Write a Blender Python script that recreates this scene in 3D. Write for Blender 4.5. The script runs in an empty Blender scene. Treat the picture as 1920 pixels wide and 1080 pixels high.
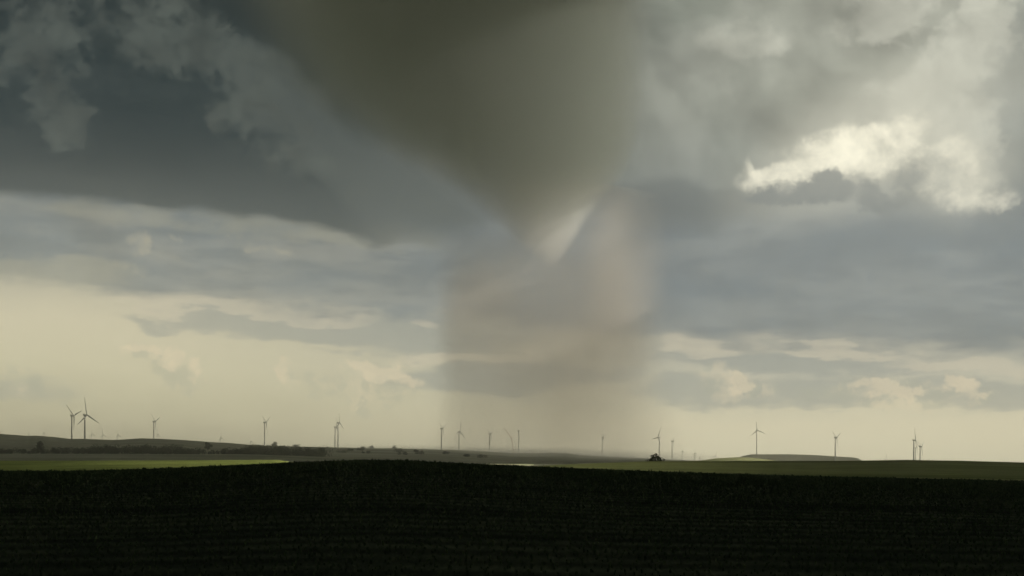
import bpy, bmesh, math, random
import numpy as np
from mathutils import Vector, Matrix
R = math.radians
random.seed(7); rng = np.random.default_rng(7)
S = bpy.context.scene
COL = S.collection

# ------------------------------------------------------------------ frame of reference
F = 2637.0            # focal length of the lens in photo pixels (1920 wide)
HZ = 872.0            # row of the eye level
CZ = 2.5              # eye height
SUN_EL, SUN_AZ = 22.0, 112.0    # sun low on the right
EXPO = 0.75
def xof(px, Y): return (px - 960.0) / F * Y
def zof(py, Y): return CZ + (HZ - py) / F * Y
def lin(c):
    c = c / 255.0
    return c / 12.92 if c <= 0.04045 else ((c + 0.055) / 1.055) ** 2.4
def L3(r, g, b): return (lin(r), lin(g), lin(b), 1.0)

# ------------------------------------------------------------------ object helpers
def tag(o, label=None, cat=None, group=None, kind=None):
    if label: o['label'] = label
    if cat: o['category'] = cat
    if group: o['group'] = group
    if kind: o['kind'] = kind
    return o
def empty(name, loc=(0, 0, 0), rz=0.0):
    o = bpy.data.objects.new(name, None); COL.objects.link(o)
    o.location = loc; o.rotation_euler = (0, 0, rz); o.empty_display_size = 1.0
    return o
def link(name, me, mat=None, parent=None, loc=None):
    o = bpy.data.objects.new(name, me); COL.objects.link(o)
    if mat is not None and not me.materials: me.materials.append(mat)
    if parent: o.parent = parent
    if loc is not None: o.location = loc
    return o
def np_mesh(name, verts, quads, smooth=False):
    me = bpy.data.meshes.new(name)
    v = np.asarray(verts, dtype=np.float32); q = np.asarray(quads, dtype=np.int32)
    k = q.shape[1]
    me.vertices.add(len(v)); me.vertices.foreach_set('co', v.ravel())
    me.loops.add(q.size); me.loops.foreach_set('vertex_index', q.ravel())
    me.polygons.add(len(q))
    me.polygons.foreach_set('loop_start', np.arange(0, q.size, k, dtype=np.int32))
    me.polygons.foreach_set('loop_total', np.full(len(q), k, dtype=np.int32))
    if smooth: me.polygons.foreach_set('use_smooth', np.ones(len(q), dtype=bool))
    me.update(calc_edges=True); me.validate()
    return me
class MB:
    """collects tubes, rings and boxes into one mesh"""
    def __init__(s): s.bm = bmesh.new()
    def rings(s, rings, cap=True, smooth=True):
        vs = [[s.bm.verts.new(p) for p in r] for r in rings]
        n = len(vs[0])
        for a, b in zip(vs[:-1], vs[1:]):
            for i in range(n):
                f = s.bm.faces.new((a[i], a[(i+1) % n], b[(i+1) % n], b[i])); f.smooth = smooth
        if cap:
            s.bm.faces.new(vs[0][::-1]); s.bm.faces.new(vs[-1])
        return s
    def tube(s, p0, p1, r0, r1=None, n=8):
        r1 = r0 if r1 is None else r1
        p0, p1 = Vector(p0), Vector(p1); d = (p1 - p0).normalized()
        a = d.orthogonal().normalized(); b = d.cross(a)
        return s.rings([[p + (a*math.cos(t) + b*math.sin(t))*r for t in [2*math.pi*i/n for i in range(n)]]
                        for p, r in ((p0, r0), (p1, r1))])
    def box(s, c, d, bev=0.0):
        r = bmesh.ops.create_cube(s.bm, size=1.0, matrix=Matrix.Translation(c) @ Matrix.Diagonal((d[0], d[1], d[2], 1)))
        if bev:
            es = list({e for v in r['verts'] for e in v.link_edges})
            bmesh.ops.bevel(s.bm, geom=es, offset=bev, segments=2, affect='EDGES')
        return s
    def mesh(s, name):
        me = bpy.data.meshes.new(name); bmesh.ops.recalc_face_normals(s.bm, faces=s.bm.faces)
        s.bm.to_mesh(me); s.bm.free(); return me

# ------------------------------------------------------------------ node helpers
class NT:
    def __init__(s, tree): s.t = tree; s.n = tree.nodes; s.l = tree.links
    def new(s, kind, **kw):
        n = s.n.new(kind)
        for k, v in kw.items(): setattr(n, k, v)
        return n
    def put(s, sock, v):
        if isinstance(v, bpy.types.NodeSocket): s.l.new(v, sock)
        elif v is not None: sock.default_value = v
    def m(s, op, a, b=None, c=None, clamp=False):
        n = s.new('ShaderNodeMath', operation=op, use_clamp=clamp)
        for i, v in enumerate((a, b, c)):
            if v is not None: s.put(n.inputs[i], v)
        return n.outputs[0]
    def add(s, a, b): return s.m('ADD', a, b)
    def sub(s, a, b): return s.m('SUBTRACT', a, b)
    def mul(s, a, b): return s.m('MULTIPLY', a, b)
    def vm(s, op, a, b=None, scale=None):
        n = s.new('ShaderNodeVectorMath', operation=op)
        s.put(n.inputs[0], a)
        if b is not None: s.put(n.inputs[1], b)
        if scale is not None: s.put(n.inputs['Scale'], scale)
        return n.outputs['Value'] if op in ('LENGTH', 'DOT_PRODUCT') else n.outputs[0]
    def rng(s, v, a, b, c=0.0, d=1.0, smooth=True):
        n = s.new('ShaderNodeMapRange', interpolation_type='SMOOTHSTEP' if smooth else 'LINEAR', clamp=True)
        for i, x in enumerate((v, a, b, c, d)): s.put(n.inputs[i], x)
        return n.outputs[0]
    def noise(s, vec, scale, detail=4, rough=0.5, dist=0.0, out='Fac', lac=2.0):
        n = s.new('ShaderNodeTexNoise', noise_dimensions='3D')
        s.put(n.inputs['Vector'], vec); n.inputs['Scale'].default_value = scale
        n.inputs['Detail'].default_value = detail; n.inputs['Roughness'].default_value = rough
        n.inputs['Distortion'].default_value = dist; n.inputs['Lacunarity'].default_value = lac
        return n.outputs[0] if out == 'Fac' else n.outputs[1]
    def mix(s, fac, a, b, blend='MIX'):
        n = s.new('ShaderNodeMix', data_type='RGBA', blend_type=blend)
        s.put(n.inputs[0], fac); s.put(n.inputs[6], a); s.put(n.inputs[7], b)
        return n.outputs[2]
    def ramp(s, fac, stops, interp='LINEAR'):
        n = s.new('ShaderNodeValToRGB'); cr = n.color_ramp; cr.interpolation = interp
        while len(cr.elements) > 1: cr.elements.remove(cr.elements[-1])
        cr.elements[0].position, cr.elements[0].color = stops[0]
        for p, c in stops[1:]:
            e = cr.elements.new(p); e.color = c
        s.put(n.inputs[0], fac); return n.outputs[0]
    def curve(s, x, pts):
        n = s.new('ShaderNodeFloatCurve'); c = n.mapping.curves[0]
        n.mapping.use_clip = False
        c.points[0].location = pts[0]; c.points[1].location = pts[-1]
        for p in pts[1:-1]: c.points.new(*p)
        for p in c.points: p.handle_type = 'AUTO'
        n.mapping.update(); s.put(n.inputs['Value'], x); return n.outputs[0]
def material(name):
    m = bpy.data.materials.new(name); m.use_nodes = True
    t = NT(m.node_tree); t.n.clear()
    return m, t, t.new('ShaderNodeOutputMaterial')

def ground_mat(name, c1, c2, scale, c3=None, bump=0.3, bscale=2.0, stripes=None, rough=0.95):
    m, t, out = material(name)
    pos = t.new('ShaderNodeNewGeometry').outputs['Position']
    n1 = t.noise(pos, scale, 5, 0.6); n2 = t.noise(pos, scale*13, 4, 0.65)
    f = t.rng(t.add(t.mul(n1, 0.65), t.mul(n2, 0.35)), 0.38, 0.62)
    col = t.mix(f, (*c1, 1), (*c2, 1))
    if c3:
        st = t.vm('MULTIPLY', pos, (0.2, 1.0, 1.0))
        col = t.mix(t.rng(t.noise(st, scale*2.2, 3, 0.5), 0.52, 0.66), col, (*c3, 1))
    if stripes:
        w = t.new('ShaderNodeTexWave', wave_type='BANDS', bands_direction='Y')
        t.put(w.inputs['Vector'], pos); w.inputs['Scale'].default_value = stripes
        w.inputs['Distortion'].default_value = 2.0; w.inputs['Detail'].default_value = 2
        w.inputs['Detail Scale'].default_value = 0.3
        col = t.mix(t.mul(w.outputs[1], 0.6), col, (*[x*0.5 for x in c1], 1))
    b = t.new('ShaderNodeBsdfPrincipled'); t.put(b.inputs['Base Color'], col)
    b.inputs['Roughness'].default_value = rough; b.inputs['Specular IOR Level'].default_value = 0.0
    bp = t.new('ShaderNodeBump'); bp.inputs['Strength'].default_value = bump; bp.inputs['Distance'].default_value = 0.4
    t.put(bp.inputs['Height'], t.noise(pos, bscale, 5, 0.7)); t.put(b.inputs['Normal'], bp.outputs[0])
    t.put(out.inputs[0], b.outputs[0]); return m
def simple_mat(name, c, rough=0.5, var=0.12, scale=0.3, spec=0.3):
    m, t, out = material(name)
    pos = t.new('ShaderNodeTexCoord').outputs['Object']
    n = t.noise(pos, scale, 4, 0.6)
    col = t.mix(t.rng(n, 0.35, 0.65), (*[x*(1-var) for x in c], 1), (*[min(1, x*(1+var)) for x in c], 1))
    b = t.new('ShaderNodeBsdfPrincipled'); t.put(b.inputs['Base Color'], col)
    b.inputs['Roughness'].default_value = rough; b.inputs['Specular IOR Level'].default_value = spec
    t.put(out.inputs[0], b.outputs[0]); return m
def leaf_mat(name, c1, c2, scale):
    m, t, out = material(name)
    pos = t.new('ShaderNodeNewGeometry').outputs['Position']
    col = t.mix(t.rng(t.noise(pos, scale, 3, 0.6), 0.4, 0.6), (*c1, 1), (*c2, 1))
    d = t.new('ShaderNodeBsdfDiffuse'); t.put(d.inputs[0], col)
    tr = t.new('ShaderNodeBsdfTranslucent'); t.put(tr.inputs[0], col)
    mx = t.new('ShaderNodeMixShader'); mx.inputs[0].default_value = 0.35
    t.put(mx.inputs[1], d.outputs[0]); t.put(mx.inputs[2], tr.outputs[0])
    t.put(out.inputs[0], mx.outputs[0]); return m

# ================================================================== TERRAIN
def C(px, pts):
    xs, ys = zip(*pts); return np.interp(px, xs, ys)
PY1 = [(-900,886),(0,884),(140,883.5),(280,880),(400,874.5),(480,871),(560,866.5),(620,864.6),(690,863.6),(760,864.4),(880,870.2),
       (960,873.6),(1040,877),(1200,884),(1440,892),(1700,899),(1920,905),(2700,918)]
PY1 = [(a, b + 2.8) for a, b in PY1]     # the crop stands that much above the soil
PY2 = [(-900,864),(0,864),(280,863.6),(420,862.8),(520,862.6),(560,868),(880,875),(985,874.5),(1040,872),(1120,868.5),(1200,865.4),
       (1300,864.2),(1440,864.2),(1560,864),(1640,863),(1700,862.2),(1800,863.8),(1920,867),(2700,874)]
PYM = [(-900,858),(0,858.5),(500,859),(600,866),(880,870.6),(985,870.4),(1060,872),(1300,869),(2700,871)]
PYB = [(-900,850),(0,851),(450,852),(620,857),(900,866.5),(1040,868.5),(1200,867),(1400,868),(2700,870)]
PYR = [(-900,812),(0,814),(52,818),(65,817.2),(100,819.5),(130,823.2),(160,823.4),(210,825.4),(230,824.6),(265,822.2),(300,823.2),(340,825.2),(380,828.5),(420,830.8),
       (470,835),(500,836.5),(560,838.6),(630,840),(690,841.8),(740,841.8),(790,843),(850,844.8),(900,847),(960,850.4),(1000,850.6),(1035,849.7),
       (1065,850.8),(1090,854.3),(1140,857),(1190,859),(1240,861.5),(1290,863.6),(1400,867),(2700,869)]
DR = [(-900,2900),(340,2900),(420,3300),(500,4100),(630,4500),(830,4800),(918,5300),(1000,5800),(1129,6300),(2700,6500)]
ZF = [(-900,130),(420,125),(560,85),(800,60),(1100,30),(1250,5),(2700,2)]
MESA = [(1365,866),(1376,861),(1392,855),(1408,851.6),(1480,851.6),(1520,852.8),(1560,855.2),(1598,857.4),(1608,859),(1622,866)]
LHILL = [(1285,866),(1320,862.5),(1345,859),(1385,857),(1410,858),(1440,861.5),(1465,865.5)]
def vnoise(x, y, s, seed=0):
    out = np.zeros(np.broadcast(x, y).shape)
    r = np.random.default_rng(seed)
    for k in range(6):
        a = r.uniform(0, 2*np.pi); f = s * r.uniform(0.6, 1.9)
        out = out + np.sin((x*np.cos(a) + y*np.sin(a))*f + r.uniform(0, 6.28))
    return out / 6
def height(x, Y):
    """terrain height at world x, Y (Y > 0 ahead of the camera)"""
    x = np.asarray(x, float); Y = np.asarray(Y, float)
    Ys = np.maximum(Y, 1.0)
    px = np.clip(960 + x/Ys*F, -900, 2700)
    D1, D2 = 170.0, 600.0
    zz = lambda pts, D: CZ + (HZ - C(px, pts))/F*D
    z1 = zz(PY1, D1); z2 = zz(PY2, D2); zm = zz(PYM, 1500.0); zb = zz(PYB, 2100.0)
    dr = C(px, DR); zr = CZ + (HZ - C(px, PYR))/F*dr; zf = C(px, ZF)
    zv = np.minimum(np.minimum(z1, z2) - 0.7, 1.2)
    zv2 = np.minimum(z2, zm) - 1.6
    kn = [(np.zeros_like(px), np.zeros_like(px)), (px*0 + D1, z1), (px*0 + 250, zv), (px*0 + D2, z2), (px*0 + 900, zv2), (px*0 + 1500, zm),
          (px*0 + 2100, zb), (dr, zr), (dr + 900, np.maximum(zr - 28, 4)), (px*0 + 9500, zf), (px*0 + 14500, zf*0.3 - 2)]
    z = np.zeros_like(px)
    for (a, za), (b, zb_) in zip(kn[:-1], kn[1:]):
        t = np.clip((Y - a)/np.maximum(b - a, 1), 0, 1); w = (1 - np.cos(np.pi*t))/2
        z = np.where((Y >= a) & (Y <= b + 1e-6), za + (zb_ - za)*w, z)
    for pts, D, sg in ((MESA, 5900.0, 330.0), (LHILL, 2600.0, 260.0)):
        top = CZ + (HZ - C(px, pts))/F*D
        w = np.exp(-((Y - D)/sg)**2)
        z = np.where((px > pts[0][0]) & (px < pts[-1][0]), np.maximum(z, z + (top - z)*w), z)
    far = np.clip((Y - 30)/400, 0, 1)
    z = z + 0.07*vnoise(x, Y, 0.12, 1)*np.clip(Y/60, 0, 1)*np.where(Y > 230, 0.5, 1)
    z = z + far*0.00012*np.clip(Y, 0, 6000)*vnoise(x, Y, 0.02, 2)
    return np.where(Y <= 0, 0.0, z)
def H(x, Y): return float(height(np.array([x]), np.array([Y]))[0])

def build_ground():
    tans = np.concatenate([-np.geomspace(9, 0.5, 26), np.linspace(-0.47, 0.47, 760), np.geomspace(0.5, 9, 26)])
    Ys = np.concatenate([np.linspace(1, 30, 14)[:-1], np.linspace(30, 260, 150)[:-1], np.linspace(260, 700, 60)[:-1],
                         np.geomspace(700, 11500, 190)])
    TT, YY = np.meshgrid(tans, Ys); XX = TT*YY
    ZZ = height(XX, YY)
    # keep the sheet inside a 23 km square
    XX = np.clip(XX, -11500, 11500)
    nY, nT = TT.shape
    v = np.stack([XX, YY, ZZ], -1).reshape(-1, 3)
    i = np.arange(nY*nT).reshape(nY, nT)
    q = np.stack([i[:-1, :-1], i[:-1, 1:], i[1:, 1:], i[1:, :-1]], -1).reshape(-1, 4)
    # behind the camera: flat apron joined to the first row
    x0 = v[i[0]]
    back = x0.copy(); back[:, 1] = -4000; back[:, 2] = 0; back[:, 0] = np.sign(x0[:, 0])*np.interp(np.abs(tans), [0, 9], [0, 6000])
    nb = len(v); v = np.vstack([v, back]); ib = np.arange(nT) + nb
    qb = np.stack([ib[:-1], ib[1:], i[0, 1:], i[0, :-1]], -1)
    me = np_mesh('ground', v, np.vstack([q, qb]), True)
    mats = [
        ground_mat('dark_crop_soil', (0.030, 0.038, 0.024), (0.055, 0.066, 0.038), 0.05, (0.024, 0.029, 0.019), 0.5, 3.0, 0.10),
        ground_mat('green_meadow', (0.24, 0.285, 0.08), (0.34, 0.39, 0.11), 0.03, (0.27, 0.30, 0.10), 0.5, 1.6),
        ground_mat('olive_field', (0.15, 0.17, 0.065), (0.21, 0.225, 0.09), 0.012, (0.12, 0.145, 0.05), 0.6, 1.0),
        ground_mat('pasture', (0.22, 0.225, 0.155), (0.32, 0.315, 0.225), 0.004, (0.19, 0.20, 0.135), 0.5, 0.3),
        ground_mat('pale_crop', (0.55, 0.57, 0.33), (0.68, 0.68, 0.42), 0.02, None, 0.4, 1.0),
        ground_mat('spring_green_crop', (0.23, 0.245, 0.12), (0.28, 0.29, 0.15), 0.02, None, 0.5, 1.0),
    ]
    for m in mats: me.materials.append(m)
    cx = (XX[:-1, :-1] + XX[1:, 1:])/2; cy = (YY[:-1, :-1] + YY[1:, 1:])/2
    cpx = 960 + cx/np.maximum(cy, 1)*F
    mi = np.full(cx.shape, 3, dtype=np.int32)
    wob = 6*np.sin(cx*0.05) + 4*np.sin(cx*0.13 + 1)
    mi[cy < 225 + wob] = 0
    mi[(cy >= 225 + wob) & (cy < 640) & (cpx < 760)] = 1
    mi[(cy >= 225 + wob) & (cy < 640) & (cpx >= 760)] = 2
    mi[(cy > 1200) & (cy < 1650) & (cpx > 880) & (cpx < 1000)] = 4
    mi[(cy > 2250) & (cy < 2950) & (cpx > 1285) & (cpx < 1462)] = 5
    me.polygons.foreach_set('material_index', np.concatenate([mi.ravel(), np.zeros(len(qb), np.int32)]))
    o = link('ground', me); tag(o, kind='structure'); return o
build_ground()

# ------------------------------------------------------------------ young crop on the near rise (stuff)
def build_crop():
    rows = np.arange(26.0, 205.0, 0.6)
    P = []
    for r in rows:
        hw = 0.40*r + 3
        step = 0.26 if r < 60 else (0.36 if r < 140 else 0.34)
        x = np.arange(-hw, hw, step); x = x + rng.uniform(-0.16, 0.16, len(x))
        y = r + 0.9*np.sin(x*0.02) + x*0.04 + rng.uniform(-0.10, 0.10, len(x))
        P.append(np.stack([x, y], 1))
    P = np.vstack(P); P = P[(P[:, 1] > 24)]
    keep = rng.random(len(P)) < 0.8; P = P[keep]
    z = height(P[:, 0], P[:, 1]); n = len(P)
    V, Q = [], []
    base = 0
    hs = rng.uniform(0.20, 0.40, n) * np.interp(P[:, 1], [30, 95, 140], [0.22, 0.34, 0.72]) * (1 + 0.25*vnoise(P[:, 0], P[:, 1], 0.25, 5))
    hs *= np.where(rng.random(n) < 0.06, 1.6, 1.0)
    for k in range(4):
        a = rng.uniform(0, 2*np.pi, n); ln = hs*rng.uniform(0.7, 1.1, n); lean = rng.uniform(0.05, 0.55, n)*ln
        w = (0.035 + 0.03*rng.random(n))*np.interp(P[:, 1], [30, 130], [0.35, 1.0])
        dx, dy = np.cos(a), np.sin(a)
        b0 = np.stack([P[:, 0] - dy*w, P[:, 1] + dx*w, z - 0.03], 1); b1 = np.stack([P[:, 0] + dy*w, P[:, 1] - dx*w, z - 0.03], 1)
        m0 = np.stack([P[:, 0] + dx*lean*.4 - dy*w, P[:, 1] + dy*lean*.4 + dx*w, z + ln*.65], 1); m1 = m0.copy(); m1[:, 0] += 2*dy*w; m1[:, 1] -= 2*dx*w
        t0 = np.stack([P[:, 0] + dx*lean - dy*.006, P[:, 1] + dy*lean + dx*.006, z + ln], 1); t1 = t0.copy(); t1[:, 0] += dy*.012; t1[:, 1] -= dx*.012
        V.append(np.stack([b0, b1, m1, m0, t1, t0], 1).reshape(-1, 3))
        i = np.arange(n)*6 + base
        Q.append(np.stack([i, i+1, i+2, i+3], 1)); Q.append(np.stack([i+3, i+2, i+4, i+5], 1)); base += n*6
    me = np_mesh('crop', np.vstack(V), np.vstack(Q))
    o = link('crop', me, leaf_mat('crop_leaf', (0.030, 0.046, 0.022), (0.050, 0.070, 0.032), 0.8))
    tag(o, 'dark young crop plants in rows covering the near rise', 'crop', kind='stuff')
build_crop()

# ================================================================== TREES
BARK = simple_mat('bark', (0.06, 0.05, 0.04), 0.9, 0.3, 2.0, 0.1)
LEAF = leaf_mat('dark_leaves', (0.025, 0.038, 0.018), (0.055, 0.075, 0.032), 0.5)
LEAF2 = leaf_mat('shrub_leaves', (0.045, 0.060, 0.025), (0.07, 0.085, 0.04), 0.3)
def leaves(clumps, n, size, seed):
    r = np.random.default_rng(seed); V = []
    for (cx, cy, cz, rx, rz, w) in clumps:
        k = max(8, int(n*w)); d = r.normal(size=(k, 3)); d /= np.linalg.norm(d, axis=1)[:, None]
        rad = r.random(k)**0.45
        c = np.stack([cx + d[:, 0]*rad*rx, cy + d[:, 1]*rad*rx, cz + d[:, 2]*rad*rz], 1)
        u = r.normal(size=(k, 3)); u /= np.linalg.norm(u, axis=1)[:, None]
        t = np.cross(u, r.normal(size=(k, 3))); t /= np.linalg.norm(t, axis=1)[:, None]
        s = size*r.uniform(0.5, 1.3, k)[:, None]
        V.append(np.stack([c - u*s, c - t*s*.6, c + u*s, c + t*s*.6], 1).reshape(-1, 3))
    V = np.vstack(V); i = np.arange(len(V)//4)*4
    return V, np.stack([i, i+1, i+2, i+3], 1)
def crown_clumps(h, w, trunk, nc, r):
    out = []
    for _ in range(nc):
        a = r.uniform(0, 2*math.pi); q = r.random()**0.6; zf = r.random()
        env = math.sin(math.pi*(0.12 + 0.80*zf))**0.8 if trunk > .6 else math.sqrt(1 - .85*zf*zf)
        out.append((math.cos(a)*q*w/2*env, math.sin(a)*q*w/2*env, trunk + (h - trunk)*(0.08 + 0.84*zf), w*r.uniform(.11, .2), h*r.uniform(.07, .13), 1.0/nc))
    return out
def tree(name, label, cat, px, Y, h, w, trunk, n, size, seed, mat, group=None, nc=16, dz=0.0, lean=0.0, dome=False):
    r = random.Random(seed); x = xof(px, Y)
    root = empty(name, (x, Y, H(x, Y) + dz)); tag(root, label, cat, group)
    cl = crown_clumps(h, w, trunk, nc, r)
    if dome:            # crown that spreads from the ground up, ragged on top
        cl = []
        for _ in range(nc):
            u = r.uniform(-1, 1); top = h*max(.12, (1 - abs(u)**2.2)**.7)*r.uniform(.6, 1.15)
            cl.append((u*w/2, r.uniform(-.3, .3)*w*(1 - .5*abs(u)), top*r.random(), w*r.uniform(.05, .09), h*r.uniform(.06, .12), 1.0/nc))
    V, Q = leaves(cl, n, size, seed)
    link('crown', np_mesh('crown', V, Q), mat, root)
    b = MB(); tr = w*0.035 + 0.05; top = h*0.7
    b.rings([[(math.cos(t)*q + lean*zz, math.sin(t)*q, zz) for t in [i*math.pi/4 for i in range(8)]] for zz, q in ((-0.4, tr*1.5), (h*.06, tr), (trunk + .2*h, tr*.8), (top, tr*.25))])
    for c in cl[:9]:
        z0 = min(max(trunk*.5, c[2]*0.5), top)
        b.tube((lean*z0, 0, z0), (c[0], c[1], c[2]), tr*.45, tr*.12, 6)
    link('trunk', b.mesh('trunk'), BARK, root)
    return root
tree('tree', 'dark bushy lone tree on the edge of the right field, a turbine behind it', 'tree', 1229, 592, 3.5, 5.2, .2, 5200, .17, 3, LEAF, nc=80, dome=True)
tree('shrub', 'small dark shrub touching the right side of the lone tree', 'shrub', 1243.2, 592, 1.9, 1.7, .3, 800, .11, 4, LEAF, nc=22, dome=True)
tree('shrub', 'thin wispy low shrub at the left foot of the lone tree', 'shrub', 1214.5, 592, 1.2, 2.0, .3, 260, .10, 5, LEAF, nc=14, dome=True)
tree('tree', 'tall hazy round tree rising above the left end of the tree belt', 'tree', 77, 2080, 19, 14, 5, 1300, .9, 6, LEAF, nc=20)
tree('tree', 'dark broad topped tree standing up on the low saddle of the left hill', 'tree', 390, 2250, 19.5, 12, 7, 1300, .8, 8, LEAF, nc=18)
for px, Yd, h, w, sd, lb in ((515, 4170, 14, 21, 9, 'dark round bush on the skyline right of the fourth large turbine'),
                             (697, 4600, 10.5, 21, 10, 'left of two round bushes on the hazy ridge skyline'),
                             (740, 4640, 10.5, 17, 11, 'right of two round bushes on the hazy ridge skyline')):
    tree('bush', lb, 'bush', px, Yd, h, w, 1.0, 900, 1.1, sd, LEAF, nc=18)
def build_belt():
    r = random.Random(21); cl = []
    # (from px, to px, height m, depth range)
    for a, b, h0, n in ((-60, 70, 8, 34), (70, 190, 10, 44), (170, 350, 14, 90), (330, 470, 10, 50), (455, 612, 17, 90)):
        for k in range(n):
            px = r.uniform(a, b); Y = r.uniform(2080, 2260) if px < 460 else r.uniform(2200, 2450); x = xof(px, Y)
            hh = h0*r.uniform(.5, 1.15); z = H(x, Y)
            cl.append((x, Y, z + hh*.45, hh*.6, hh*.55, 1.0))
    for px, h in ((640, 9), (652, 6), (675, 8), (683, 10), (690, 6), (745, 10), (752, 8), (780, 8), (790, 9), (835, 8), (870, 7), (905, 9), (560, 10), (600, 8)):
        Y = r.uniform(3000, 3700); x = xof(px + r.uniform(-3, 3), Y); z = H(x, Y)
        for k in range(3): cl.append((x + r.uniform(-9, 9), Y, z + h*.4, h*.7, h*.55, .9))
    V, Q = leaves(cl, 150, 1.0, 22)
    o = link('tree_belt', np_mesh('tree_belt', V, Q), LEAF)
    tag(o, 'hazy dark belt of trees and brush along the foot of the left hill', 'tree belt', kind='stuff')
build_belt()

# ================================================================== WIND TURBINES
WHITE = simple_mat('white_turbine_paint', (0.62, 0.62, 0.58), 0.45, 0.05, 0.05)
GREYM = simple_mat('grey_steel', (0.30, 0.30, 0.29), 0.5, 0.1, 0.2)
def ring(z, r, n=20): return [(math.cos(2*math.pi*i/n)*r, math.sin(2*math.pi*i/n)*r, z) for i in range(n)]
def blade_mesh(Lb=41.0):
    # root at the origin, tip along +Z, chord along Y, thickness along X (the rotor axis)
    secs = [(0, 1.9, 1.9, 0), (1.5, 1.9, 1.9, 0), (5, 3.5, 1.6, 14), (8.5, 4.1, 1.3, 12), (14, 3.5, 1.05, 8), (22, 2.7, .8, 4), (31, 1.9, .55, 2), (38, 1.2, .35, 0), (Lb, .4, .12, -1)]
    rs = []
    for z, ch, th, tw in secs:
        ro = []
        for i in range(12):
            a = 2*math.pi*i/12; y = math.cos(a)*ch/2 - (ch - 1.9)*.22; x = math.sin(a)*th/2
            t = R(tw); ro.append((x*math.cos(t) - y*math.sin(t) + 0.5*(z/Lb)**2, x*math.sin(t) + y*math.cos(t), z))
        rs.append(ro)
    return MB().rings(rs).mesh('blade')
def nacelle_mesh():
    # axis along +X, tower under x = 0
    rs = []
    for x, hw, z0, z1 in ((-3.9, 1.2, -1.2, 2.0), (-3.3, 1.75, -1.7, 2.3), (1.5, 1.9, -1.9, 2.1), (4.0, 1.6, -1.6, 1.7), (4.7, 1.3, -1.3, 1.4)):
        cz, hh = (z0 + z1)/2, (z1 - z0)/2
        rs.append([(x, math.copysign(abs(math.cos(t))**.5, math.cos(t))*hw, cz + math.copysign(abs(math.sin(t))**.5, math.sin(t))*hh) for t in [2*math.pi*(i + .5)/16 for i in range(16)]])
    b = MB().rings(rs)
    b.box((-3.0, 0, 3.1), (1.5, 2.6, 1.8), .2)        # roof cooler at the tail
    b.tube((-1.8, .6, 2.2), (-1.8, .6, 4.6), .05, .05, 6)
    return b.mesh('nacelle')
def hub_mesh():
    rs = [[(x, math.cos(t)*r, math.sin(t)*r) for t in [2*math.pi*i/16 for i in range(16)]] for x, r in ((4.75, 1.25), (5.2, 1.7), (6.6, 1.75), (7.6, 1.35), (8.2, .7), (8.4, .15))]
    return MB().rings(rs).mesh('hub')
BL, NA, HU = blade_mesh(), nacelle_mesh(), hub_mesh()
def tower_mesh(h): return MB().rings([ring(z, r) for z, r in ((0, 2.2), (.4, 2.15), (h*.35, 1.95), (h*.7, 1.6), (h, 1.2))]).mesh('tower')
GRP = 'wind turbines along the horizon'
def turbine(px, hubpy, Y, phi, s, label, left=False, rotor=True, sc=1.0):
    """px of the tower, hubpy of the rotor axis, s = how far the rotor opens to the viewer (0 edge-on, 1 face-on)"""
    x = xof(px, Y); hz = zof(hubpy, Y); g = H(x, Y) - .5
    root = empty('wind_turbine', (x, Y, g)); tag(root, label, 'wind turbine', GRP)
    th = hz - g - 1.9*sc
    tw = link('tower', tower_mesh(th/sc), WHITE, root); tw.scale = (sc,)*3
    yaw = -math.asin(min(.999, s)); yaw = math.pi - yaw if left else yaw
    n = link('nacelle', NA, WHITE, root, (0, 0, hz - g)); n.rotation_euler = (0, 0, yaw); n.scale = (sc,)*3
    if not rotor: return root
    hb = link('hub', HU, WHITE, root, (0, 0, hz - g)); hb.rotation_euler = (0, R(-6), yaw); hb.scale = (sc,)*3
    for k in range(3):
        b = link('blade', BL, WHITE, root)
        # phi is measured clockwise from up as seen from the viewer
        a = R(phi + 120*k)
        Mb = Matrix.Translation((0, 0, hz - g)) @ Matrix.Rotation(yaw, 4, 'Z') @ Matrix.Rotation(R(-6), 4, 'Y') @ Matrix.Translation((5.9*sc, 0, 0)) @ Matrix.Rotation(-a, 4, 'X') @ Matrix.Scale(sc, 4)
        b.matrix_local = Mb
    return root
turbine(134.5, 780, 3500, 70, .24, 'turbine just left of the tallest one, two blades up in a V and one down')
turbine(159, 778.7, 3200, -5, .42, 'tallest turbine on the left hill, one blade straight up and one down to the right')
turbine(288.3, 791, 4500, 68, .14, 'wind turbine alone on the rounded top of the left hill, rotor seen edge-on')
turbine(496, 792.5, 4600, 63, .2, 'wind turbine beside the dark skyline bush, one blade hanging down to the right')
turbine(628.2, 801, 5000, 0, .06, 'lower left turbine of the close pair on the ridge, rotor seen edge-on')
turbine(633.8, 793, 4900, 5, .28, 'taller right turbine of the close pair on the ridge')
turbine(827.7, 804, 4950, 62, .32, 'turbine with a narrow V of blades at the left edge of the dust column')
turbine(860.7, 810, 5100, 12, .5, 'wind turbine with one blade slanting down right, inside the left edge of the dust')
turbine(918, 814, 5450, 60, .45, 'pale turbine with a short Y rotor just left of the crane')
turbine(972.7, 808, 5500, 0, .3, 'unfinished turbine tower without any blades right of the crane', rotor=False)
turbine(1129.2, 820, 6400, 5, .12, 'faint turbine alone behind the right side of the dust column')
turbine(1236.2, 820.5, 5100, 22, .42, 'wind turbine rising behind the lone dark tree, one blade level to the left', left=True)
turbine(1260.2, 827.5, 6300, 62, .22, 'slim turbine right of the lone tree, a blade trailing down to the right')
turbine(1418.8, 807, 6000, -8, .97, 'wind turbine on the flat blue-grey hill with its rotor facing the viewer')
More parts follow.
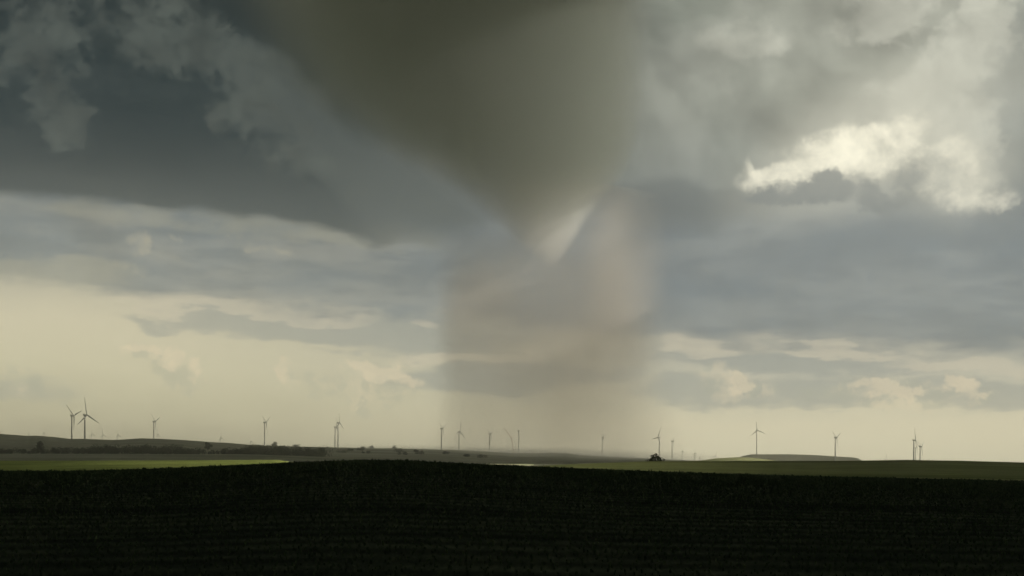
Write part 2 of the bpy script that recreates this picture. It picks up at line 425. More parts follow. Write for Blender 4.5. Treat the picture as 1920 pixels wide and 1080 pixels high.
turbine(1566, 821, 4750, -57, .62, 'turbine with a wide V of blades before the sloping end of the flat hill')
turbine(1713.2, 825.4, 4350, 0, .12, 'tallest turbine of the three crowded together on the far right')
turbine(1716.4, 840, 6300, 3, .3, 'short middle turbine of the three crowded together on the far right')
turbine(1725.2, 837.5, 5000, 60, .6, 'right turbine of the three crowded on the far right, blades spread in a Y')
for a in ((53.3, 815.5, 6950, 0, .2, 'faint turbine tip barely over the hill near the left edge of the photo'),
          (81, 812, 6950, 3, .2, 'tiny faint turbine over the hill above the tall round tree'),
          (171.8, 814.7, 6950, -4, .4, 'small distant turbine closest to the right of the tallest one'),
          (192.3, 816, 6950, -6, .6, 'small distant turbine with a blade slanting down left, right of the tallest one'),
          (220.5, 815.5, 6950, -3, .4, 'small distant turbine, rightmost of three right of the tallest one'),
          (295.8, 815, 6950, 4, .3, 'small distant turbine hidden close behind the rounded hilltop turbine'),
          (413.5, 821, 6950, -2, .4, 'small distant turbine right of the broad topped tree on the saddle'),
          (470, 828, 6950, -10, .5, 'small pale turbine over the treetops left of the skyline bush'),
          (991.5, 845, 6950, -15, .3, 'very faint turbine low over the ridge in the middle of the dust'),
          (1159, 850, 6950, 0, .5, 'very faint small turbine low over the ridge left of the lone tree'),
          (1278.8, 846.5, 6950, -25, .4, 'small turbine with a stubby cross rotor, second to the right of the lone tree'),
          (1302.2, 850, 6950, -8, .6, 'small turbine with a blade slanting down right, left of the sunlit green hill'),
          (1311.5, 858.5, 6950, 0, .6, 'very low turbine whose rotor just tops the left foot of the green hill'),
          (1340.6, 855.5, 6950, 26, .7, 'low turbine over the sunlit green hill, a blade up to the right'),
          (1601, 865, 6950, -14, .3, 'single blade tip poking over the right end of the flat hill'),
          (1632.5, 865, 6950, -3, .3, 'very faint blade tip over the field just right of the flat hill'),
          (1661, 860, 6950, 2, .2, 'faint low turbine between the flat hill and the far right cluster')):
    turbine(*a, sc=.72)

# ------------------------------------------------------------------ crane beside the unfinished tower
def build_crane():
    Y = 5480.0; k = Y/F
    bx, tx = xof(963, Y), 0
    root = empty('crawler_crane', (bx, Y, H(bx, Y))); tag(root, 'tall lattice crane with its jib leaning up to the left beside the unfinished tower', 'crane')
    g = H(bx, Y); bt = Vector(((959 - 963)*k, 0, zof(821.5, Y) - g)); jt = Vector(((944.2 - 963)*k, 0, zof(802, Y) - g)); foot = Vector((.6, 0, 4.0))
    YEL = simple_mat('crane_paint', (0.30, 0.16, 0.09), 0.5, .1, .2)
    def lattice(p, q, w0, w1):
        b = MB(); d = (q - p).normalized(); u = d.cross(Vector((0, 1, 0))).normalized(); v = Vector((0, 1, 0)); n = int((q - p).length/4)
        pts = []
        for i in range(n + 1):
            t = i/n; w = (w0 + (w1 - w0)*t)*(.35 + .65*min(1, t*6, (1 - t)*6)); c = p.lerp(q, t)
            pts.append([c + u*w*sx + v*w*sy for sx, sy in ((-1, -1), (1, -1), (1, 1), (-1, 1))])
        for a, c in zip(pts[:-1], pts[1:]):
            for j in range(4):
                b.tube(a[j], c[j], .34, .34, 5); b.tube(a[j], c[(j + 1) % 4], .17, .17, 4)
        return b.mesh('lattice')
    link('boom', lattice(foot, bt, 1.5, 1.3), YEL, root)
    jb = link('jib', lattice(bt, jt, 1.2, .8), YEL, root)
    st = bt + Vector((3.5, 0, 9)); link('jib_strut', lattice(bt, st, .6, .4), YEL, root)
    c = MB(); c.tube(st, jt, .08, .08, 5); c.tube(st, foot + Vector((9, 0, 2)), .08, .08, 5); link('stay_cable', c.mesh('stay_cable'), GREYM, root)
    h = MB(); hk = jt + Vector((-.3, 0, -14)); h.tube(jt, hk, .07, .07, 5); h.box(hk + Vector((0, 0, -.9)), (1.0, .7, 1.8), .2); link('hook', h.mesh('hook'), GREYM, root)
    b = MB(); b.box((3.5, 0, 3.2), (11, 3.4, 2.6), .3); b.box((8.6, 0, 3.0), (2.4, 5.2, 2.4), .25); b.box((-1.4, -1.9, 3.3), (2.0, 1.4, 2.2), .25); link('body', b.mesh('body'), YEL, root)
    for sy in (-1, 1):
        t = MB(); rs = []
        for y in (-.6, .6):
            rs.append([(math.copysign(4.2, math.cos(a)) + math.cos(a)*.9, sy*3.4 + y, .9 + math.sin(a)*.9) for a in [2*math.pi*(i + .5)/20 for i in range(20)]])
        t.rings(rs, smooth=False); link('track', t.mesh('track'), GREYM, root)
build_crane()

# ================================================================== TORNADO (volumes)
TY = 7000.0; TK = TY/F
TX = xof(1030, TY)
FP = [(-34, 385, 1241), (0, 402, 1238), (60, 432, 1236), (120, 470, 1235), (180, 520, 1232), (230, 590, 1228), (270, 655, 1220), (300, 710, 1207), (330, 770, 1188), (360, 826, 1158),
      (390, 872, 1130), (420, 912, 1107), (450, 952, 1086), (475, 985, 1066), (495, 1010, 1048), (515, 1024, 1036)]
DP = [(385, 830, 1245), (430, 806, 1258), (500, 798, 1264), (600, 800, 1270), (700, 796, 1282), (800, 784, 1304), (860, 772, 1324), (872, 768, 1328)]
def hull(name, prof, grow, mat, parent, flat=1.0):
    rs = []
    for py, l, r in prof[::-1]:
        z = zof(py, TY); cx = xof((l + r)/2, TY) - TX; rad = (r - l)/2*TK*grow
        rs.append([(cx + math.cos(t)*rad, math.sin(t)*rad*flat, z) for t in [2*math.pi*i/56 for i in range(56)]])
    return link(name, MB().rings(rs).mesh(name), mat, parent)
def shape_nodes(t, prof, flat=1.0):
    co = t.new('ShaderNodeTexCoord').outputs['Object']
    sp = t.new('ShaderNodeSeparateXYZ'); t.put(sp.inputs[0], co); x, y, z = sp.outputs
    z0, z1 = zof(prof[-1][0], TY), zof(prof[0][0], TY)
    zn = t.m('DIVIDE', t.sub(z, z0), z1 - z0, clamp=True)
    cs = [((zof(p, TY) - z0)/(z1 - z0), (xof((l + r)/2, TY) - TX)/2000 + .5) for p, l, r in prof[::-1]]
    rr = [((zof(p, TY) - z0)/(z1 - z0), (r - l)/2*TK/1500) for p, l, r in prof[::-1]]
    cx = t.mul(t.sub(t.curve(zn, cs), .5), 2000.0); rad = t.m('MAXIMUM', t.mul(t.curve(zn, rr), 1500.0), 5.0)
    dx = t.m('DIVIDE', t.sub(x, cx), rad); dy = t.m('DIVIDE', t.mul(y, 1/flat), rad)
    d = t.m('SQRT', t.add(t.mul(dx, dx), t.mul(dy, dy)))
    return co, x, y, z, zn, dx, dy, d
def volume_mat(name, density, color, absorb, g, t, out, csock=None):
    v = t.new('ShaderNodeVolumePrincipled'); v.inputs['Color'].default_value = (*color, 1); v.inputs['Absorption Color'].default_value = (*absorb, 1)
    if csock: t.put(v.inputs['Color'], csock)
    v.inputs['Anisotropy'].default_value = g; t.put(v.inputs['Density'], density); t.put(out.inputs['Volume'], v.outputs[0])
FUN_D, FUN_C = 0.0065, (0.875, 0.908, 0.885)
SKIRT_D = 9.0e-4
DUST_D, DUST_C = 0.0015, (0.97, 0.90, 0.81)
def build_tornado():
    root = empty('tornado', (TX, TY, 0)); tag(root, 'broad dark grey funnel cloud with a sunlit tip over a pale brown dust column', 'tornado')
    m, t, out = material('funnel_cloud'); co, x, y, z, zn, dx, dy, d = shape_nodes(t, FP, .6)
    st = t.vm('MULTIPLY', co, (1.0, 1.0, .35)); nz = t.sub(t.noise(st, .0045, 2, .5), .5)
    dn = t.add(d, t.mul(nz, .10))
    soft = t.rng(dx, -.6, .5, .32, .72)
    den = t.mul(t.rng(dn, .985, soft), FUN_D)
    den = t.mul(den, t.rng(zn, 0.0, .07)); den = t.mul(den, t.rng(nz, -.25, .25, .7, 1.3))
    volume_mat('f', den, FUN_C, (0, 0, 0), .0, t, out, t.mix(t.rng(zn, .08, .42), (.985, .985, .965, 1), (*FUN_C, 1)))  # colour whitened towards the tip to strengthen its bright highlight
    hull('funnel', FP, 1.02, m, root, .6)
    m, t, out = material('dust_veil'); co, x, y, z, zn, dx, dy, d = shape_nodes(t, DP)
    nz = t.sub(t.noise(t.vm('MULTIPLY', co, (1, 1, .28)), .0042, 3, .55), .5); n2 = t.noise(co, .0018, 1, .5)
    dn = t.add(d, t.mul(nz, .38))
    den = t.mul(t.rng(dn, 1.0, t.rng(dx, -.5, .8, .74, .45)), t.rng(dn, .1, .95, .72, 1.0))
    den = t.mul(den, t.rng(t.add(t.add(zn, t.mul(nz, .6)), t.mul(dx, -.02)), 1.02, .52)); den = t.mul(den, t.rng(zn, .0, .6, .40, 1.0)); den = t.mul(den, t.rng(t.add(t.mul(n2, .5), t.mul(t.add(nz, .5), .5)), .36, .64, .5, 1.5))
    # a denser swirl of lifted soil on the right
    lv = t.vm('MULTIPLY', t.vm('SUBTRACT', co, (365, -60, 940)), (1/240, 1/330, 1/640))
    den = t.add(den, t.mul(t.rng(t.add(t.vm('DOT_PRODUCT', lv, lv), t.mul(nz, .9)), 1.0, .0), .55))
    volume_mat('d', t.mul(den, DUST_D), DUST_C, (0, 0, 0), .1, t, out)
    hull('dust_column', DP, 1.02, m, root)
    # dust drawn along the ground towards the funnel
    rx, ry, rz = 1150.0, 1900.0, 62.0; cx, cyy = xof(810, 4900) - TX, 4900 - TY
    m, t, out = material('ground_dust'); co = t.new('ShaderNodeTexCoord').outputs['Object']
    v = t.vm('MULTIPLY', t.vm('SUBTRACT', co, (cx, cyy, 10)), (1/rx, 1/ry, 1/rz)); q = t.vm('DOT_PRODUCT', v, v)
    nz = t.noise(t.vm('MULTIPLY', co, (1, 1, 4)), .0022, 2, .55)
    den = t.mul(t.rng(q, 1.0, .15), t.rng(nz, .25, .7, .5, 1.3))
    volume_mat('g', t.mul(den, SKIRT_D), (.97, .95, .91), (0, 0, 0), .75, t, out)
    rs = []
    for k in range(1, 18):
        a = math.pi*k/18; rs.append([(cx + math.cos(u)*math.sin(a)*rx, cyy + math.sin(u)*math.sin(a)*ry, 10 - math.cos(a)*rz) for u in [2*math.pi*i/48 for i in range(48)]])
    link('dust_skirt', MB().rings(rs).mesh('dust_skirt'), m, root)
build_tornado()

# ================================================================== ADDED CLOUD SHEET out of view: shades the land, gaps placed for sunlit spots
DZ = 2450.0; VEIL_TAU = 2.4
OFF = 1/math.tan(R(SUN_EL)); OX, OY = OFF*math.sin(R(SUN_AZ)), OFF*math.cos(R(SUN_AZ))
GAPS = []      # (x0, x1, y0, y1) on the cloud base, from what the sun reaches below
def gap(x0, x1, y0, y1, z=0.0, z1=None):
    z1 = z if z1 is None else z1
    GAPS.append((x0 + (DZ - z)*OX, x1 + (DZ - z1)*OX, y0 + (DZ - (z + z1)/2)*OY, y1 + (DZ - (z + z1)/2)*OY))
gap(-260, -150, 620, 720, 3); gap(-155, -95, 540, 710, 3); gap(-100, -45, 390, 700, 3); gap(-60, 5, 330, 700, 3)     # the left meadow
gap(-75, 30, 1150, 1700, 3)                    # the pale strip
gap(330, 520, 2300, 2950, 10)                  # the green hill
for py in range(502, 362, -5):                 # the funnel's tip, down its right flank; the gap frays out upwards
    xl = xof(np.interp(py, [360, 390, 420, 450, 475, 495], [1158, 1130, 1107, 1086, 1066, 1048]), TY)
    pr = float(np.interp(py, [362, 385, 405, 425], [.0, .2, .6, 1.0]))
    gap(xl - 65, xl + 45, 6820, 7010, zof(py, TY)); GAPS[-1] += (pr,)
    gap(xl - 170, xl + 60, 6790, 7030, zof(py, TY)); GAPS[-1] += (.4*pr,)
gap(300, 560, 6800, 7080, 1060, 700)           # the dust on the right
def build_deck():
    st = 40.0; X0, Y0 = -1800.0, -3500.0
    xs = np.arange(X0, 9600, st); ys = np.arange(Y0, 7250, st)
    X, Y = np.meshgrid(xs + st/2, ys + st/2)
    Yt = np.maximum(Y - DZ*OY, 0)              # the ground this cell shades
    lo = DZ*OX - .42*Yt - 500; hi = DZ*OX + .42*Yt + 400
    lo = np.where(Y > 4600, np.minimum(lo, -1750), lo)
    ok = (X > lo) & (X < hi)
    rag = np.random.default_rng(3).random(X.shape)
    for (a, b, c, d, *pr) in GAPS:
        ok &= ~((X > a) & (X < b) & (Y > c) & (Y < d) & (rag < (pr[0] if pr else 2)))
    # unseen thin veil added here to pass some sun to funnel and ridge
    br = (Y > 1500) & (X > 900)
    cloud_sheet('unseen_shade_cloud', ok & ~br, st, X0, Y0, True)
    cloud_sheet('unseen_sun_veil', ok & br, st, X0, Y0, False)
def cloud_sheet(name, ok, st, X0, Y0, dense):
    bm = bmesh.new(); vb, vt = {}, {}
    def corner(i, j):
        k = (i, j)
        if k not in vb:
            xx, yy = X0 + j*st, Y0 + i*st
            n = float(vnoise(np.array([xx]), np.array([yy]), .006, 9)[0]); n2 = float(vnoise(np.array([xx]), np.array([yy]), .03, 10)[0])
            zb_ = DZ + 30 + 12*n + 6*n2; th = 260 + (90*n + 30*n2 if dense else 30*n); q = (xx + 10*n2 + (zb_ - DZ)*OX, yy + 10*n + (zb_ - DZ)*OY)
            vb[k] = bm.verts.new((*q, zb_)); vt[k] = bm.verts.new((q[0] + th*OX, q[1] + th*OY, zb_ + th))   # gap walls slant with the sunlight
        return vb[k], vt[k]
    I, J = ok.shape
    for i in range(I):
        for j in range(J):
            if not ok[i, j]: continue
            c = [corner(i, j), corner(i, j+1), corner(i+1, j+1), corner(i+1, j)]
            f = bm.faces.new([q[0] for q in c][::-1]); f.smooth = True
            f = bm.faces.new([q[1] for q in c]); f.smooth = True
            for (di, dj, a, b) in ((-1, 0, 0, 1), (0, 1, 1, 2), (1, 0, 2, 3), (0, -1, 3, 0)):
                ii, jj = i + di, j + dj
                if ii < 0 or jj < 0 or ii >= I or jj >= J or not ok[ii, jj]:
                    bm.faces.new((c[a][0], c[b][0], c[b][1], c[a][1]))
    me = bpy.data.meshes.new(name); bmesh.ops.recalc_face_normals(bm, faces=bm.faces); bm.to_mesh(me); bm.free()
    if not dense:
        m, t, out = material('sun_veil_cloud'); v = t.new('ShaderNodeVolumePrincipled'); v.inputs['Color'].default_value = (.9, .9, .88, 1)
        v.inputs['Density'].default_value = VEIL_TAU*math.sin(R(SUN_EL))/260; v.inputs['Anisotropy'].default_value = .3
        t.put(out.inputs['Volume'], v.outputs[0]); tag(link(name, me, m), kind='structure'); return
    m, t, out = material('shade_cloud_base'); pos = t.new('ShaderNodeNewGeometry').outputs['Position']
    col = t.mix(t.rng(t.noise(pos, .0015, 5, .55), .35, .65), (.45, .46, .44, 1), (.6, .6, .58, 1))
    b = t.new('ShaderNodeBsdfDiffuse'); t.put(b.inputs[0], col); t.put(out.inputs[0], b.outputs[0])
    tag(link(name, me, m), kind='structure')
build_deck()

# ================================================================== HAZE
HAZE_D, HAZE_G = 6.2e-5, 0.97
def build_haze():
    m, t, out = material('haze_air')
    v = t.new('ShaderNodeVolumePrincipled'); v.inputs['Color'].default_value = (.975, .975, .965, 1); v.inputs['Density'].default_value = HAZE_D; v.inputs['Anisotropy'].default_value = HAZE_G
    t.put(out.inputs['Volume'], v.outputs[0])
    b = MB(); z0, z1 = -100.0, 2430.0
    b.box((0, (11800 - 4600)/2, (z0 + z1)/2), (23600, 11800 + 4600, z1 - z0))
    tag(link('haze', b.mesh('haze'), m), kind='stuff')
build_haze()

# ================================================================== SKY (world)
def ang(px, py):
    a = math.atan((px - 960)/F); e = math.atan((HZ - py)/F*math.cos(a)); return a*F, e*F
def build_world():
    w = bpy.data.worlds.new('World'); S.world = w; w.use_nodes = True
    t = NT(w.node_tree); t.n.clear(); out = t.new('ShaderNodeOutputWorld')
    d = t.new('ShaderNodeTexCoord').outputs['Generated']
    sp = t.new('ShaderNodeSeparateXYZ'); t.put(sp.inputs[0], d)
    az = t.m('ARCTAN2', sp.outputs[0], sp.outputs[1]); el = t.m('ARCSINE', sp.outputs[2])
    p = t.mul(az, F); e = t.mul(el, F)
    # two warps of the sky coordinates: broad and wispy
    nA = t.vm('SUBTRACT', t.noise(d, 9.0, 3, .5, out='Color'), (.5, .5, .5))
    nB = t.vm('SUBTRACT', t.noise(t.vm('MULTIPLY', d, (1, 1, 1.25)), 26.0, 5, .58, out='Color'), (.5, .5, .5))
    nD = t.vm('SUBTRACT', t.noise(d, 95.0, 4, .6, out='Color'), (.5, .5, .5))
    flat = t.vm('MULTIPLY', d, (1, 1, 4.5))
    nC = t.vm('SUBTRACT', t.noise(flat, 16.0, 4, .55, out='Color'), (.5, .5, .5))
    cv = t.new('ShaderNodeCombineXYZ'); t.put(cv.inputs[0], p); t.put(cv.inputs[1], e); base = cv.outputs[0]
    def warp(a, b, c, e_=0):
        v = base
        for n, k in ((nA, a), (nB, b), (nC, c), (nD, e_)):
            if k: v = t.vm('ADD', v, t.vm('MULTIPLY', n, (k, k, 0)))
        return v
    soft = warp(120, 30, 0); wisp = warp(60, 130, 0, 60); puff = warp(15, 50, 0, 60); streak = warp(0, 12, 90, 14); crisp = warp(0, 55, 0, 40)
    def blob(vec, px, py, rx, ry, rot=0.0, inner=0.0, k=1.0):
        a, b = ang(px, py); c, q = math.cos(R(rot)), math.sin(R(rot))
        v = t.vm('SUBTRACT', vec, (a, b, 0))
        u = t.vm('DOT_PRODUCT', v, (c/rx, q/rx, 0)); w_ = t.vm('DOT_PRODUCT', v, (-q/ry, c/ry, 0))
        return t.rng(t.m('MULTIPLY_ADD', u, u, t.mul(w_, w_)), 1.0, inner*inner, 0.0, k)
    def comp(vec):
        s = t.new('ShaderNodeSeparateXYZ'); t.put(s.inputs[0], vec); return s.outputs[0], s.outputs[1]
    def row(py): return ang(960, py)[1]
    def colx(px): return ang(px, HZ)[0]
    ps, es = comp(soft); pt, et = comp(streak); pw, ew = comp(wisp)
    # billow noise, its lit relief, and ragged masks
    dv = t.vm('MULTIPLY', d, (1, 1, 1.15))
    fb = t.noise(dv, 30.0, 6, .57, dist=.35); fo = t.noise(t.vm('ADD', dv, (.006, 0, .006)), 30.0, 6, .57, dist=.35)
    fs = t.noise(dv, 92.0, 4, .6)
    fg = t.noise(dv, 11.0, 4, .5, dist=.4); fh = t.noise(t.vm('ADD', dv, (.018, 0, .018)), 11.0, 4, .5, dist=.4)
    relief = t.add(t.mul(t.sub(fo, fb), .35), t.mul(t.sub(fh, fg), 1.0))
    rag_n = t.add(t.mul(t.sub(fb, .5), 2.4), t.mul(t.sub(fs, .5), 1.0))
    def rag(field, amp, w, th=.5): return t.mul(t.rng(t.add(field, t.mul(rag_n, amp)), th - w, th + w), t.rng(field, .0, .28))
    rag_f = t.add(t.mul(t.sub(fb, .5), 2.0), t.mul(t.sub(fs, .5), 2.6))
    def field(vec, blobs):
        f = None
        for q in blobs:
            m = blob(vec, *q); f = m if f is None else t.m('MAXIMUM', f, m)
        return f
    def paint(c, fac, rgb): return t.mix(fac, c, L3(*rgb))
    def lit(c, k):      # light and shade of the billows
        return t.vm('SCALE', c, scale=t.m('ADD', 1.0, t.mul(relief, k)))
    # --- clear warm band under the storm
    en = t.m('DIVIDE', et, 700.0, clamp=True)
    g = lambda py: row(py)/700.0
    W = 1.29
    def LW(r, g_, b_): q = L3(r, g_, b_); return (q[0]*W, q[1]*W, q[2]*W, 1)
    left = t.ramp(en, [(0, LW(152, 148, 124)), (g(815), LW(164, 158, 132)), (g(760), LW(182, 176, 146)), (g(690), LW(196, 189, 158)), (g(610), LW(204, 195, 165)), (g(560), LW(190, 183, 158)), (g(500), L3(170, 167, 150)), (1, L3(140, 142, 138))])
    right = t.ramp(en, [(0, LW(210, 203, 173)), (g(800), LW(210, 201, 170)), (g(760), LW(200, 193, 165)), (g(700), LW(178, 175, 157)), (g(640), L3(172, 170, 156)), (g(560), L3(160, 160, 152)), (1, L3(140, 142, 138))])
    col = t.mix(t.rng(p, colx(200), colx(1500)), left, right)
    # low bluish cloud strips with lit tops
    strips = field(streak, ((560, 615, 330, 38, -4), (790, 622, 280, 50, -3), (860, 708, 200, 34, 0), (1000, 700, 250, 40, 0), (1490, 678, 340, 28, -4), (1345, 735, 190, 40, -3), (1560, 730, 150, 40, -4), (1840, 738, 200, 36, -4), (40, 738, 130, 34, 0, 0, .6), (300, 602, 70, 16, -10, 0, .8)))
    sm = rag(strips, .4, .5, .45)
    col = t.mix(t.mul(sm, .72), col, L3(152, 158, 152))
    hi = t.rng(t.sub(fo, fb), -.03, .06)
    tops = field(streak, ((580, 582, 190, 26, -4), (400, 575, 270, 18, -3), (1310, 648, 100, 26, -4), (1425, 630, 60, 16, -6), (1800, 682, 200, 20, -2), (800, 603, 34, 12, -8), (880, 668, 180, 12, 0), (1560, 655, 160, 14, -5)))
    col = t.mix(t.mul(rag(tops, .6, .40, .55), .6), col, LW(205, 194, 168))
    # small lit cumulus
    cum = field(puff, ((330, 700, 70, 50, -25), (270, 662, 60, 26, -14), (660, 735, 130, 60, -10, 0, .8), (540, 705, 34, 56, 0, 0, .7), (745, 712, 80, 36, -25, 0, .9), (70, 730, 120, 46, -8, 0, .6), (1370, 722, 110, 50, -10, 0, .9), (1660, 738, 190, 46, -3, 0, .95), (1800, 735, 80, 34, -15, 0, .8)))
    cm = rag(cum, 1.0, .30, .62)
    cc = t.mix(hi, L3(176, 178, 158), LW(214, 200, 168))
    col = t.mix(t.mul(cm, .5), col, cc)
    rims = field(puff, ((322, 674, 46, 26, -30), (364, 698, 26, 42, -15), (272, 652, 50, 14, -12), (752, 714, 46, 24, -25), (700, 700, 70, 20, -10), (1385, 720, 40, 34, -20), (1800, 728, 60, 22, -15), (1650, 728, 110, 20, -3), (536, 692, 22, 40, 0)))
    col = t.mix(t.mul(t.mul(t.rng(t.add(rims, t.mul(rag_f, 1.0)), .3, 1.1), t.rng(rims, 0, .3)), .6), col, LW(226, 208, 174))
    # --- blue-grey overcast sheet, lower edge falling to the right
    lr = t.add(et, t.mul(p, .064)); lr = t.add(lr, t.mul(rag_n, 9.0))
    y0 = row(545 + .064*960)
    sheet = t.rng(lr, y0 - 20, y0 + 20)
    gn = t.noise(flat, 26.0, 5, .6); gn2 = t.noise(flat, 8.0, 3, .5)
    gl = t.mix(t.rng(gn2, .35, .65), L3(124, 134, 137), L3(160, 161, 152)); gl = t.mix(t.mul(t.rng(gn, .42, .66), .75), gl, L3(118, 127, 129))
    gr = t.mix(t.rng(gn2, .35, .65), L3(114, 125, 131), L3(140, 146, 145)); gr = t.mix(t.mul(t.rng(gn, .42, .66), .65), gr, L3(112, 121, 126))
    grey = t.mix(t.rng(p, colx(500), colx(1100)), gl, gr)
    warm = field(streak, ((90, 505, 230, 40, 0), (40, 540, 180, 26, 0), (560, 415, 360, 44, -6, 0, .8), (250, 405, 230, 30, -4, 0, .7)))
    grey = t.mix(t.mul(rag(warm, .6, .45, .55), .6), grey, L3(182, 178, 155))
    scraps = field(puff, ((258, 448, 34, 50, 35), (325, 440, 26, 16, -20), (245, 505, 44, 20, -10), (480, 468, 80, 16, -15, 0, .9), (350, 397, 44, 12, -20, 0, .8), (410, 476, 34, 12, -20, 0, .8), (330, 470, 110, 36, -15, 0, .55)))
    grey = t.mix(t.mul(rag(scraps, 1.2, .34, .85), .75), grey, L3(198, 190, 164))
    col = t.mix(sheet, col, lit(grey, .7))
    # --- right-hand storm mass
    mass = t.mul(t.rng(t.add(es, t.mul(rag_n, 30.0)), row(430), row(330)), t.rng(ps, colx(900), colx(1150)))
    rn = t.noise(d, 12.0, 4, .55, dist=.6)
    rc = t.mix(t.rng(rn, .35, .65), L3(122, 127, 116), L3(158, 160, 148))
    rc = t.mix(t.rng(ps, colx(1200), colx(1620), 0, .5), rc, L3(190, 190, 174))
    rc = t.mix(t.rng(es, row(180), row(360), 0, .6), rc, L3(122, 127, 124))
    col = t.mix(mass, col, rc)
    for q in ((1300, 370, 230, 44, -3, .1, .9), (1250, 400, 160, 30, -5, .1, .6)): col = paint(col, blob(soft, *q), (92, 98, 98))
    for q in ((1890, 250, 80, 190, 0, .2, .75), (1905, 60, 40, 80, 0, .2, .75)): col = paint(col, blob(soft, *q), (138, 142, 136))
    for q in ((1640, 110, 90, 45, 25, .0, .5), (1700, 60, 60, 40, 40, 0, .5), (1780, 215, 60, 18, 30, 0, .35), (1500, 200, 110, 60, 30, 0, .4)): col = paint(col, blob(soft, *q), (140, 141, 128))
    bright = field(wisp, ((1770, 150, 190, 80, 35), (1850, 60, 50, 130, -20), (1790, 250, 110, 130, 0), (1660, 30, 110, 60, 0, 0, .8), (1810, 330, 100, 80, 0), (1400, 60, 140, 60, 0, 0, .55)))
    col = t.mix(t.mul(rag(bright, .7, .45, .52), .8), col, L3(214, 213, 196))
    upper = t.mul(t.rng(es, row(430), row(300)), t.rng(ps, colx(1000), colx(1300)))
    col = t.mix(upper, col, lit(col, 1.9))
    # torn, sunlit opening
    notch = field(crisp, ((1570, 356, 130, 26, -4), (1558, 338, 44, 26, 0), (1705, 338, 56, 30, 20), (1640, 376, 90, 26, -10), (1470, 368, 120, 20, 0)))
    opening = field(crisp, ((1585, 288, 225, 62, 15), (1470, 322, 120, 30, 8), (1665, 282, 100, 62, 10), (1800, 358, 90, 56, 0, 0, .64), (1790, 315, 80, 90, 20, 0, .55), (1412, 306, 18, 26, 0, 0, .6), (1430, 335, 70, 36, 0, 0, .7), (1860, 370, 60, 34, 0, 0, .6)))
    glow = field(soft, ((1640, 265, 330, 130, 20), (1800, 320, 130, 120, 0, 0, .6)))
    col = t.mix(t.mul(glow, .55), col, L3(226, 223, 203))
    fo_ = t.sub(opening, t.mul(notch, .75))
    col = t.mix(t.mul(rag(fo_, .9, .7, .55), .75), col, L3(245, 240, 216))
    col = t.mix(rag(fo_, .7, .62, .92), col, tuple(q*1.75 for q in L3(255, 248, 222)[:3]) + (1,))
    col = t.mix(t.mul(rag(notch, .7, .36, .58), .85), col, L3(118, 124, 125))
    # --- dark shelf on the left
    sl = t.add(es, t.mul(p, .085)); sl = t.add(sl, t.mul(t.sub(t.noise(flat, 9.0, 5, .5), .5), 34.0)); sl = t.add(sl, t.mul(rag_n, 9.0))
    ys_ = row(352 + .085*960 + 48)
    shelf = t.mul(t.rng(sl, ys_ - 8, ys_ + 18), t.rng(ps, colx(900), colx(640)))
    en2 = t.m('DIVIDE', es, 1000.0, clamp=True); g2 = lambda py: row(py)/1000.0
    sc = t.ramp(en2, [(g2(400), L3(58, 67, 67)), (g2(340), L3(34, 47, 49)), (g2(270), L3(24, 41, 44)), (g2(180), L3(16, 36, 39)), (g2(80), L3(22, 36, 36)), (g2(-100), L3(30, 38, 36))])
    sn = t.noise(flat, 12.0, 5, .5); sc = t.mix(t.mul(t.rng(sn, .4, .7), .25), sc, L3(70, 77, 74))
    col = t.mix(shelf, col, sc)
    for q in ((820, 365, 190, 66, -14, 0, .8),): col = paint(col, blob(soft, *q), (88, 94, 91))
    skirt = field(soft, ((620, 275, 340, 74, -38), (760, 345, 220, 70, -35), (500, 180, 140, 84, -50)))
    col = t.mix(t.mul(rag(skirt, .5, .5, .5), .8), col, L3(86, 92, 87))
    scud = field(wisp, ((70, 85, 140, 72, 12), (110, 190, 74, 115, 30), (300, 40, 230, 110, -20), (150, 20, 190, 50, 0, 0, .8), (170, 212, 26, 20, 0), (430, 200, 76, 66, -30), (480, 160, 70, 84, -50), (545, 270, 100, 76, -40), (395, 80, 110, 84, -40)))
    scm = t.mul(t.mul(t.rng(t.add(scud, t.mul(rag_f, .9)), .15, 1.25), t.rng(scud, .0, .3)), .95)
    sccol = lit(t.mix(0.0, L3(84, 90, 83), L3(84, 90, 83)), 2.6)
    col = t.mix(scm, col, sccol)
    # --- outside the picture: dark storm overhead, brighter away to the right and behind
    aw = t.m('ABSOLUTE', p)
    up = t.rng(e, 900, 1500); col = t.mix(up, col, L3(40, 45, 42))
    side = t.mul(t.rng(p, 1150, 1900), t.rng(p, 6500, 4800)); lowr = t.rng(e, 1500, 500)
    col = t.mix(t.mul(side, lowr), col, L3(190, 188, 174))
    lft = t.rng(p, -1150, -1900); col = t.mix(t.mul(lft, .8), col, L3(74, 80, 78))
    bk = t.rng(aw, 3300, 5200); col = t.mix(bk, col, L3(58, 64, 60))
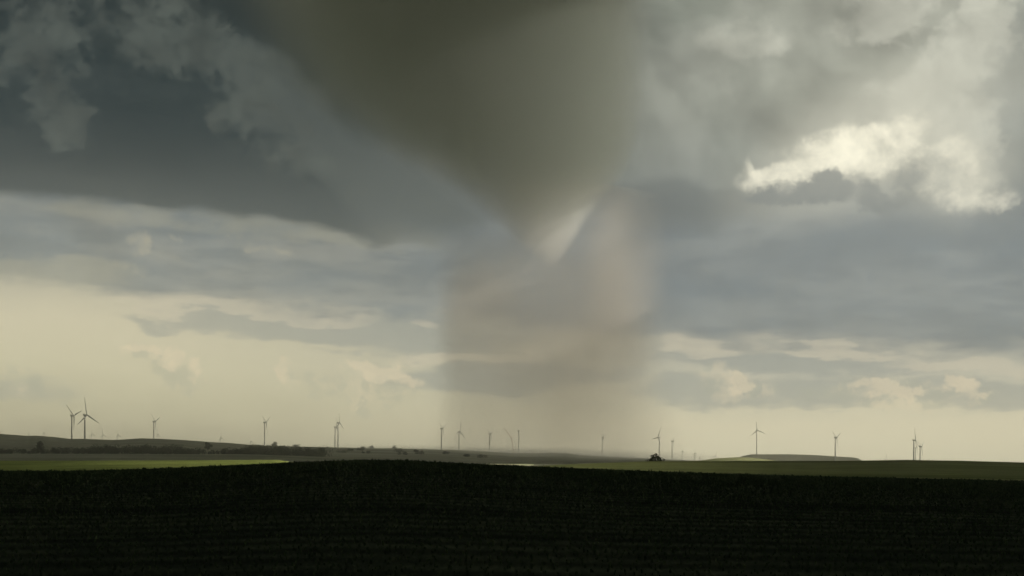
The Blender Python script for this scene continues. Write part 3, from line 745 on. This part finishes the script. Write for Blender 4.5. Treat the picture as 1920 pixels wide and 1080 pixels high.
    dn = t.rng(e, 0, -60); col = t.mix(dn, col, L3(40, 44, 36))
    sky = t.new('ShaderNodeTexSky', sky_type='NISHITA'); sky.sun_disc = False; sky.sun_elevation = R(SUN_EL); sky.sun_rotation = R(SUN_AZ)
    b1 = t.new('ShaderNodeBackground'); t.put(b1.inputs[0], sky.outputs[0]); b1.inputs[1].default_value = .06
    b2 = t.new('ShaderNodeBackground'); t.put(b2.inputs[0], col); b2.inputs[1].default_value = 1.0/2**EXPO
    mx = t.new('ShaderNodeMixShader'); mx.inputs[0].default_value = .97
    t.put(mx.inputs[1], b1.outputs[0]); t.put(mx.inputs[2], b2.outputs[0]); t.put(out.inputs[0], mx.outputs[0])
    w.cycles.sampling_method = 'MANUAL'; w.cycles.sample_map_resolution = 512
build_world()

# ================================================================== SUN, CAMERA, RENDER
sl = bpy.data.lights.new('sun', 'SUN'); sl.energy = 5.0; sl.angle = R(.5); sl.color = (1.0, .93, .80)
so = bpy.data.objects.new('sun', sl); COL.objects.link(so)
sd = Vector((math.sin(R(SUN_AZ))*math.cos(R(SUN_EL)), math.cos(R(SUN_AZ))*math.cos(R(SUN_EL)), math.sin(R(SUN_EL))))
so.rotation_euler = sd.to_track_quat('Z', 'Y').to_euler(); so.location = sd*3000
cam = bpy.data.cameras.new('camera'); co = bpy.data.objects.new('camera', cam); COL.objects.link(co)
co.location = (0, 0, CZ); co.rotation_euler = (R(90), 0, 0)
cam.sensor_width = 36; cam.lens = 36*F/1920; cam.shift_y = (HZ - 540)/1920; cam.clip_start = .5; cam.clip_end = 60000
S.camera = co
S.view_settings.view_transform = 'Standard'; S.view_settings.look = 'None'; S.view_settings.exposure = EXPO; S.view_settings.gamma = 1.0
S.render.engine = 'CYCLES'
cy = S.cycles; cy.use_denoising = True; cy.use_adaptive_sampling = True; cy.adaptive_threshold = .025; cy.adaptive_min_samples = 24; cy.volume_bounces = 8; cy.max_bounces = 10; cy.diffuse_bounces = 3; cy.transparent_max_bounces = 16
cy.volume_step_rate = .45; cy.volume_max_steps = 256
